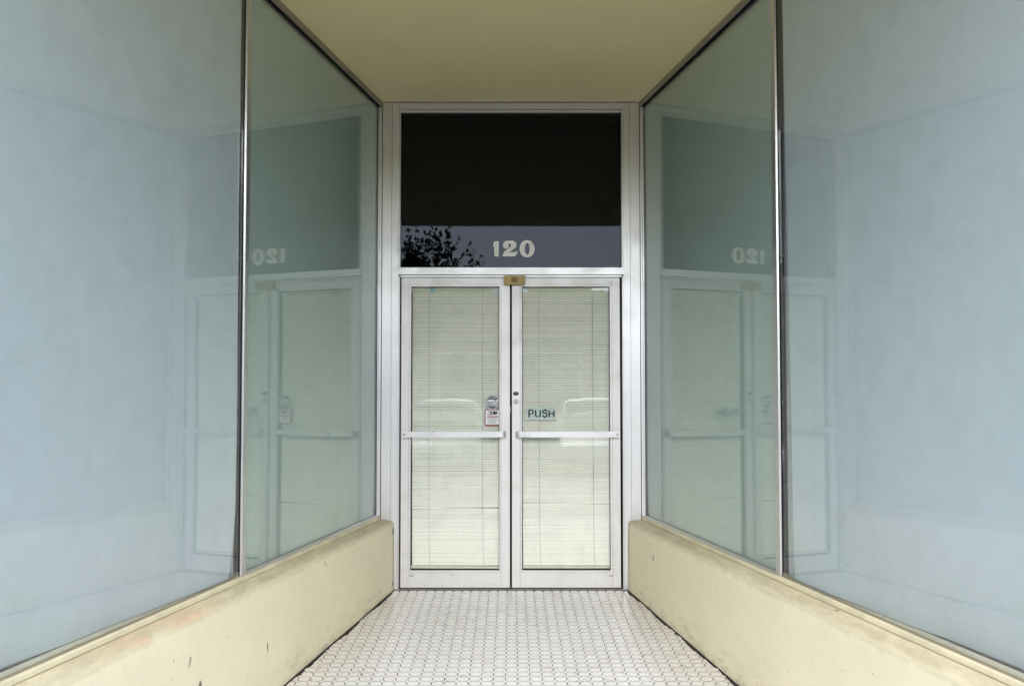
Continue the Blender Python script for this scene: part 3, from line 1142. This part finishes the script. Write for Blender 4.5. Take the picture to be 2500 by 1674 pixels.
def stroke(mb, pts, w, y0, y1, mi=0, caps=True):
    """thick polyline in XZ drawn as quads with round joints"""
    for a, b in zip(pts[:-1], pts[1:]):
        dx, dz = b[0] - a[0], b[1] - a[1]
        L = math.hypot(dx, dz) or 1e-6
        nx_, nz_ = -dz / L * w / 2, dx / L * w / 2
        mb.prism([(a[0] + nx_, a[1] + nz_), (b[0] + nx_, b[1] + nz_), (b[0] - nx_, b[1] - nz_), (a[0] - nx_, a[1] - nz_)], y0, y1, mi)
    for k, p_ in enumerate(pts):
        if 0 < k < len(pts) - 1 or caps:
            mb.prism([(p_[0] + w / 2 * math.cos(a), p_[1] + w / 2 * math.sin(a)) for a in [2 * math.pi * i / 10 for i in range(10)]], y0 - .00002 * (k % 3 + 1), y1, mi)


def zs1(x, y, Y): return P(1160 + x * 240 / 2342, 940 + y * 160 / 1561, Y)


push = thing('push_sign', 'worn pale teal plate stencilled PUSH in black on the right door glass', 'sign', (PX(1322, 1009, YS), YS, PZ(1025, YS)))
ow = [(1240, 540), (1300, 520), (1560, 528), (1700, 520), (1890, 528), (1915, 560), (1938, 590), (1930, 640), (1942, 700), (1930, 800), (1890, 828), (1500, 818), (1290, 812), (1225, 820), (1232, 740), (1220, 690), (1245, 655), (1228, 590)]
iw = [(1252, 552), (1305, 530), (1560, 537), (1700, 531), (1878, 540), (1900, 570), (1916, 600), (1908, 640), (1920, 700), (1912, 786), (1880, 802), (1500, 797), (1290, 790), (1242, 795), (1248, 740), (1246, 690), (1262, 655), (1248, 600)]
Yp = YS - .0015
MB().prism([zs1(a, b, Yp) for a, b in ow], Yp, YS - .0003).build('plate_edge', M['plate_edge'], push)
MB().prism([zs1(a, b, Yp) for a, b in iw], Yp - .0004, Yp - .00005).build('plate', M['plate'], push)


def arc(cx, cy_, rx, ry, a0, a1, n=8):
    return [(cx + rx * math.cos(R(a0 + (a1 - a0) * i / n)), cy_ - ry * math.sin(R(a0 + (a1 - a0) * i / n))) for i in range(n + 1)]


strokes = {
    'P': [[(1284, 598), (1284, 750)], [(1312, 592), (1335, 592)], arc(1335, 640, 45, 48, 62, -60, 8), [(1296, 686), (1312, 686)]],
    'U': [[(1440, 604), (1440, 690)] + arc(1480, 690, 40, 62, 180, 250, 5)[1:], [(1550, 604), (1550, 690)] + arc(1510, 690, 40, 62, 0, -70, 5)[1:]],
    'S': [arc(1662, 630, 48, 38, 25, 240, 10) + arc(1662, 706, 50, 48, 75, -160, 10)],
    'H': [[(1762, 608), (1762, 750)], [(1876, 608), (1876, 745)], [(1778, 676), (1800, 676)], [(1838, 676), (1862, 676)]],
}
wpx = 36 * 240 / 2342 * (YS - CAM_Y) / F_PX
for ch in 'PUSH':
    m = MB()
    for st in strokes[ch]:
        stroke(m, [zs1(a, b, Yp) for a, b in st], wpx, Yp - .0009, Yp - .00045)
    m.build('letter', M['ink'], push)
adopt(push)


def text(body, x, z, height, width, y, mat, parent, name='lettering', shear=0.0, bold=0.0):
    cu = bpy.data.curves.new(name, 'FONT')
    cu.body = body
    cu.size = 1.0
    cu.align_x = 'CENTER'
    cu.offset = bold
    cu.extrude = 0.01
    to = bpy.data.objects.new(name, cu)
    COL.objects.link(to)
    dg = bpy.context.evaluated_depsgraph_get()
    dg.update()
    me = bpy.data.meshes.new_from_object(to.evaluated_get(dg))
    bpy.data.objects.remove(to)
    xs = [v.co.x for v in me.vertices]; ys = [v.co.y for v in me.vertices]
    sx, sy = width / (max(xs) - min(xs)), height / (max(ys) - min(ys))
    mx_, my_ = (max(xs) + min(xs)) / 2, (max(ys) + min(ys)) / 2
    for v in me.vertices:
        xx, yy, zz = v.co
        v.co = (x + (xx - mx_) * sx, y - 0.00012 * (1 if zz > 0 else 0), z + (yy - my_) * sy)
    me.materials.clear()
    o = link(name, me, mat, parent)
    return o


# octagonal alarm sticker
oc = thing('alarm_sticker', 'small octagonal navy and white alarm sticker reading SecuriTel on the left door', 'sticker', (PX(1202, 981, YS), YS, PZ(999, YS)))
cx, cz = zs1(412, 408, YS)
pxm = (YS - CAM_Y) / F_PX


def octo(r, c=(0, 0)):
    return [(cx + r * math.cos(R(22.5 + 45 * i)), cz + r * math.sin(R(22.5 + 45 * i))) for i in range(8)]


r0 = 18.9 * pxm
MB().prism(octo(r0), YS - .0006, YS - .0001).build('sticker_base', M['silver'], oc)
MB().prism(octo(r0 * .93), YS - .0008, YS - .00061).build('sticker_ring', M['navy'], oc)
MB().prism(octo(r0 * .89), YS - .0010, YS - .00081).build('sticker_ring', M['white'], oc)
MB().prism(octo(r0 * .845), YS - .0012, YS - .00101).build('sticker_field', M['navy'], oc)
hb = 0.36 * r0
MB().box(cx - r0 * .83, cx + r0 * .83, YS - .0014, YS - .00121, cz - hb, cz + hb).build('sticker_band', M['white'], oc)
text('SecuriTel', cx, cz, hb * 1.75, r0 * 1.58, YS - .0016, M['navy'], oc, bold=0.015)
text('Protected By', cx, cz + r0 * .58, r0 * .20, r0 * .95, YS - .0014, M['white'], oc, bold=0.01)
text('575-542-0030', cx, cz - r0 * .50, r0 * .17, r0 * 1.1, YS - .0014, M['white'], oc, bold=0.01)
adopt(oc)

# camera warning sticker
wsn = thing('warning_sticker', 'small white sticker with red border reading WARNING below a camera picture', 'sticker', (PX(1201, 1019, YS), YS, PZ(1038, YS)))


def rr(x0, y0, x1, y1, r=12):
    p_ = []
    for (ax, ay, a0) in ((x1 - r, y0 + r, 90), (x0 + r, y0 + r, 180), (x0 + r, y1 - r, 270), (x1 - r, y1 - r, 360)):
        for i in range(5):
            a = R(a0 - 90 + 90 * i / 4) if False else R(a0 + (90 * i / 4) - 90)
            p_.append((ax + r * math.cos(a), ay - r * math.sin(a)))
    return [zs1(a, b, YS) for a, b in p_]


MB().prism(rr(228, 582, 584, 958, 18), YS - .0005, YS - .0001).build('sticker_base', M['red'], wsn)
MB().prism(rr(247, 596, 584, 935, 14), YS - .0007, YS - .00051).build('sticker_face', M['white'], wsn)
m = MB()
m.prism([zs1(a, b, YS) for a, b in ((390, 620), (430, 612), (525, 628), (530, 680), (440, 708), (395, 712))], YS - .0009, YS - .00071)
m.prism([zs1(a, b, YS) for a, b in arc(345, 665, 46, 46, 0, 360, 20)[:-1]], YS - .00095, YS - .00071)
ic = m.build('camera_picture', M['ink'], wsn)
m = MB()
m.prism([zs1(a, b, YS) for a, b in arc(335, 668, 26, 34, 0, 360, 16)[:-1]], YS - .0012, YS - .00101)
m.prism([zs1(a, b, YS) for a, b in ((405, 622), (424, 622), (430, 664), (424, 706), (405, 706), (414, 664))], YS - .0012, YS - .00101)
m.build('camera_picture', M['white'], wsn)
wx, wz = zs1(412, 752, YS)
text('WARNING', wx, wz, 52 * .1025 * pxm, 250 * .1025 * pxm, YS - .0009, M['red'], wsn, bold=0.03)
for k, (ln, ww) in enumerate((('ALL ACTIVITIES ARE', 165), ('RECORDED TO AID IN THE', 215), ('PROSECUTION OF ANY', 185), ('CRIME COMMITTED', 165), ('AGAINST THIS FACILITY', 205))):
    wx, wz = zs1(408, 797 + 24.5 * k, YS)
    text(ln, wx, wz, 13 * .1025 * pxm, ww * .1025 * pxm, YS - .0009, M['ink'], wsn, bold=0.02)
adopt(wsn)

# brass-coloured box over the meeting stiles
YC = -0.022
bxr = thing('door_alarm_box', 'small tan metal box with four upright slots above the meeting of the doors', 'alarm box', (0.02, -0.01, PZ(695, YC)))
xa, xb = PX(1229.3, 680, YC), PX(1283.0, 680, YC)
za, zb_ = PZ(694.2, YC), PZ(672.6, YC)
m = MB().prism([(xa, zb_), (xb - .001, zb_), (xb, za + .012), (xb - .006, za), (xa + .004, za), (xa, za + .012)], YC, 0.0165)
m.build('cover', M['brass'], bxr, bevel=0.0022, seg=3)
for k in range(4):
    X = PX(1160 + (785 + k * 34.5) * .11478, 680, YC)
    MB().box(X - .0030, X + .0030, YC - .0004, YC + .002, PZ(688.8, YC), PZ(676.3, YC)).build('slot', M['slot'], bxr)
adopt(bxr)

# ================================================================== ACROSS THE PAVEMENT (seen mirrored in the glass)
# street tree
tree = thing('street_tree', 'young leafy street tree at the kerb, mirrored in the dark transom pane', 'tree', (-2.1, -8.4, fz(-D_END)))
rnd = random.Random(3)
tb, lv, lf = MB(), [], []
base = Vector((-1.75, -8.4, fz(-D_END) - .01))
fork = base + Vector((0.05, 0.0, 2.35))
tb.tube([base, base + Vector((.03, 0, .6)), fork], [0.075, 0.06, 0.052], 10)


def leaf(p, d, size):
    d = d.normalized()
    u = d.orthogonal().normalized()
    u = (Matrix.Rotation(rnd.uniform(0, 6.28), 3, d) @ u)
    tip = p + d * size
    mid = p + d * size * .5
    b = len(lv)
    up = u.cross(d) * size * .08
    lv.extend([tuple(p), tuple(mid + u * size * .32 + up), tuple(tip), tuple(mid - u * size * .32 + up)])
    lf.append([b, b + 1, b + 2, b + 3])


def shoot(p, d, L, r, leafy=1.0):
    pts, rad = [p], [r]
    k = 7
    for i in range(k):
        d = (d + Vector((rnd.gauss(0, .10), rnd.gauss(0, .10), rnd.gauss(0.05, .06)))).normalized()
        p = p + d * L / k
        pts.append(p)
        rad.append(max(0.0015, r * (1 - (i + 1) / k)))
        for _ in range(max(2, int(3 * leafy))):
            q_ = p - d * rnd.uniform(0, L / k)
            ld = Vector((rnd.gauss(0, 1), rnd.gauss(0, 1), rnd.gauss(0.3, .8)))
            leaf(q_, ld, rnd.uniform(.05, .095))
    tb.tube(pts, rad, 4)
    return pts


for i in range(26):
    a = i * 2.399 + rnd.uniform(-.3, .3)
    sp = rnd.uniform(.35, 2.1)
    L = rnd.uniform(1.1, 1.7)
    d = Vector((math.cos(a) * sp, math.sin(a) * sp, 1.0)).normalized()
    p = fork - Vector((0, 0, rnd.uniform(0, .35)))
    limb = [p]
    rad = [0.032]
    for k in range(6):
        d = (d + Vector((rnd.gauss(0, .12), rnd.gauss(0, .12), .10))).normalized()
        p = p + d * L / 6
        limb.append(p)
        rad.append(0.032 * (1 - (k + 1) / 7))
        if k >= 1:
            for _ in range(4):
                sd = (d + Vector((rnd.gauss(0, .8), rnd.gauss(0, .8), rnd.uniform(.0, .9)))).normalized()
                shoot(p, sd, rnd.uniform(.35, .75), 0.009, 1.3)
    tb.tube(limb, rad, 6)
    for _ in range(2):
        shoot(p, (d + Vector((rnd.gauss(0, .25), rnd.gauss(0, .25), 1.0))).normalized(), rnd.uniform(.45, .95), 0.008, .9)
tb.build('trunk', M['bark'], tree, smooth=True)
me = bpy.data.meshes.new('crown')
me.from_pydata(lv, [], lf)
link('crown', me, M['leaf'], tree)
adopt(tree)


def far_building(label, x0, x1, y0, h, mat, bays, seed):
    root = thing('shop_building', label, 'building', ((x0 + x1) / 2, y0, -0.2))
    m = MB()
    m.box(x0, x1, y0 - 9, y0, -0.25, h)
    m.build('wall', mat, root, bevel=0.02)
    MB().box(x0 - .1, x1 + .1, y0 - 9.1, y0 + .12, h + .003, h + .22).build('roof_edge', M['roofing'], root, bevel=0.02)
    wv = (x1 - x0) / bays
    for i in range(bays):
        xa_ = x0 + wv * i + .35
        xb_ = x0 + wv * (i + 1) - .35
        fr = MB()
        for a_, b_, c_, d_ in ((xa_, xb_, .4, .48), (xa_, xb_, 2.6, 2.68), (xa_, xa_ + .08, .483, 2.597), (xb_ - .08, xb_, .483, 2.597)):
            fr.box(a_, b_, y0 + .003, y0 + .07, c_, d_)
        f_ = fr.build('window', M['alu'], root)
        MB().box(xa_ + .083, xb_ - .083, y0 + .004, y0 + .02, .483, 2.597).build('pane', M['darkglass'], f_)
    MB().box(x0 + .2, x1 - .2, y0 + .005, y0 + 1.3, 2.95, 3.05).build('canopy', M['roofing'], root, bevel=0.01)
    adopt(root)


far_building('tan stucco single storey shop across the street, mirrored in the right door', -9.0, 2.9, -25.0, 5.0, M['tan'], 4, 1)
far_building('pale stucco low building across the street beside the tan shop', 3.15, 17.0, -27.0, 4.9, M['pale'], 4, 2)
far_building('long pale flat-roofed shop across the street, left of the tan one', -26, -10.5, -26.0, 4.3, M['pale'], 5, 3)


def car(label, X, Y, mat):
    g = -0.3355
    root = thing('parked_car', label, 'car', (X, Y, g), 'cars parked facing the shop')
    # body sections along the length: y back from the nose, half width, sill z, shoulder z
    st = [(0.0, .62, .30, .52), (.12, .78, .22, .66), (.6, .86, .20, .78), (1.15, .89, .20, .90), (1.6, .90, .20, .93), (2.6, .90, .20, .95), (3.5, .89, .20, .97), (4.1, .84, .22, .96), (4.4, .74, .30, .86)]
    v_, f_ = [], []
    for (d, w_, a, b_) in st:
        ring = [(-w_ * .93, a), (-w_, a + .22), (-w_ * .99, b_ - .12), (-w_ * .86, b_), (0, b_ + .04), (w_ * .86, b_), (w_ * .99, b_ - .12), (w_, a + .22), (w_ * .93, a)]
        v_ += [(x, -d, z) for x, z in ring]
    k = 9
    for i in range(len(st) - 1):
        for j in range(k):
            j2 = (j + 1) % k
            f_.append([i * k + j, i * k + j2, (i + 1) * k + j2, (i + 1) * k + j])
    f_.append(list(range(k))); f_.append([(len(st) - 1) * k + j for j in range(k)])
    off = Vector((X, Y, g))

    def mk(name, v2, f2, mt, par, sub=0):
        me = bpy.data.meshes.new(name)
        me.from_pydata([tuple(Vector(p_) + off) for p_ in v2], [], f2)
        bm = bmesh.new(); bm.from_mesh(me); bmesh.ops.recalc_face_normals(bm, faces=bm.faces); bm.to_mesh(me); bm.free()
        o = link(name, me, mt, par, smooth=True)
        if sub:
            mo = o.modifiers.new('round', 'SUBSURF'); mo.levels = sub; mo.render_levels = sub
        return o
    mk('body', v_, f_, mat, root, 2)
    cs = [(1.05, .80, .88, .90), (1.75, .66, .90, 1.36), (2.2, .64, .92, 1.44), (3.0, .64, .92, 1.43), (3.5, .66, .92, 1.32), (4.05, .76, .92, .98)]
    v_, f_ = [], []
    for (d, w_, a, b_) in cs:
        ring = [(-.80, a), (-w_, b_ - .10), (-w_ * .8, b_ - .05), (0, b_ + .01), (w_ * .8, b_ - .05), (w_, b_ - .10), (.80, a)]
        v_ += [(x, -d, z) for x, z in ring]
    k = 7
    for i in range(len(cs) - 1):
        for j in range(k):
            j2 = (j + 1) % k
            f_.append([i * k + j, i * k + j2, (i + 1) * k + j2, (i + 1) * k + j])
    f_.append(list(range(k))); f_.append([(len(cs) - 1) * k + j for j in range(k)])
    mk('cabin_glass', v_, f_, M['darkglass'], root, 1)
    # roof skin
    v_, f_ = [], []
    for (d, w_, z) in ((1.70, .62, 1.375), (2.2, .63, 1.462), (3.0, .63, 1.455), (3.5, .63, 1.36)):
        for t in (-1, -.6, 0, .6, 1):
            v_.append((t * w_, -d, z - .045 + .075 * (1 - t * t)))
    for i in range(3):
        for j in range(4):
            f_.append([i * 5 + j, i * 5 + j + 1, i * 5 + j + 6, i * 5 + j + 5])
    ro = mk('roof', v_, f_, mat, root)
    so = ro.modifiers.new('thickness', 'SOLIDIFY'); so.thickness = .03
    for sx in (-1, 1):
        m = MB()
        m.tube([off + Vector((sx * .74, -1.12, .93)), off + Vector((sx * .645, -1.74, 1.375))], [.035, .03], 8)
        m.tube([off + Vector((sx * .645, -3.5, 1.34)), off + Vector((sx * .74, -4.0, .98))], [.035, .04], 8)
        m.build('pillar', mat, root)
        m = MB().cyl((X + sx * .62 - .09, Y - .03, g + .60), .01, 'y', .01)
        m = MB(); m.box(X + sx * .45, X + sx * .76, Y - .14, Y - .045, g + .52, g + .64)
        m.build('headlight', M['lamp'], root, bevel=0.03)
        for wy in (.78, 3.45):
            m = MB().cyl((X + sx * .80 - .1, Y - wy, g + .32), .32, 'x', .2, 28)
            tw = m.build('wheel', M['tyre'], root, bevel=0.02)
            MB().cyl((X + sx * .81 + (sx * .1) - .004, Y - wy, g + .32), .2, 'x', .012, 20).build('rim', M['carsilver'], tw)
    MB().box(X - .32, X + .32, Y - .03, Y + .012, g + .36, g + .52).build('grille', M['black'], root, bevel=0.01)
    adopt(root)


car('white car parked nose to the kerb, mirrored low in the left door', -1.35, -9.7, M['carwhite'])
car('silver car parked nose to the kerb, mirrored low in the right door', 1.75, -9.7, M['carsilver'])

# grandchildren were built in world space: their parents sit at the origin, so nothing more to undo
bpy.context.view_layer.update()
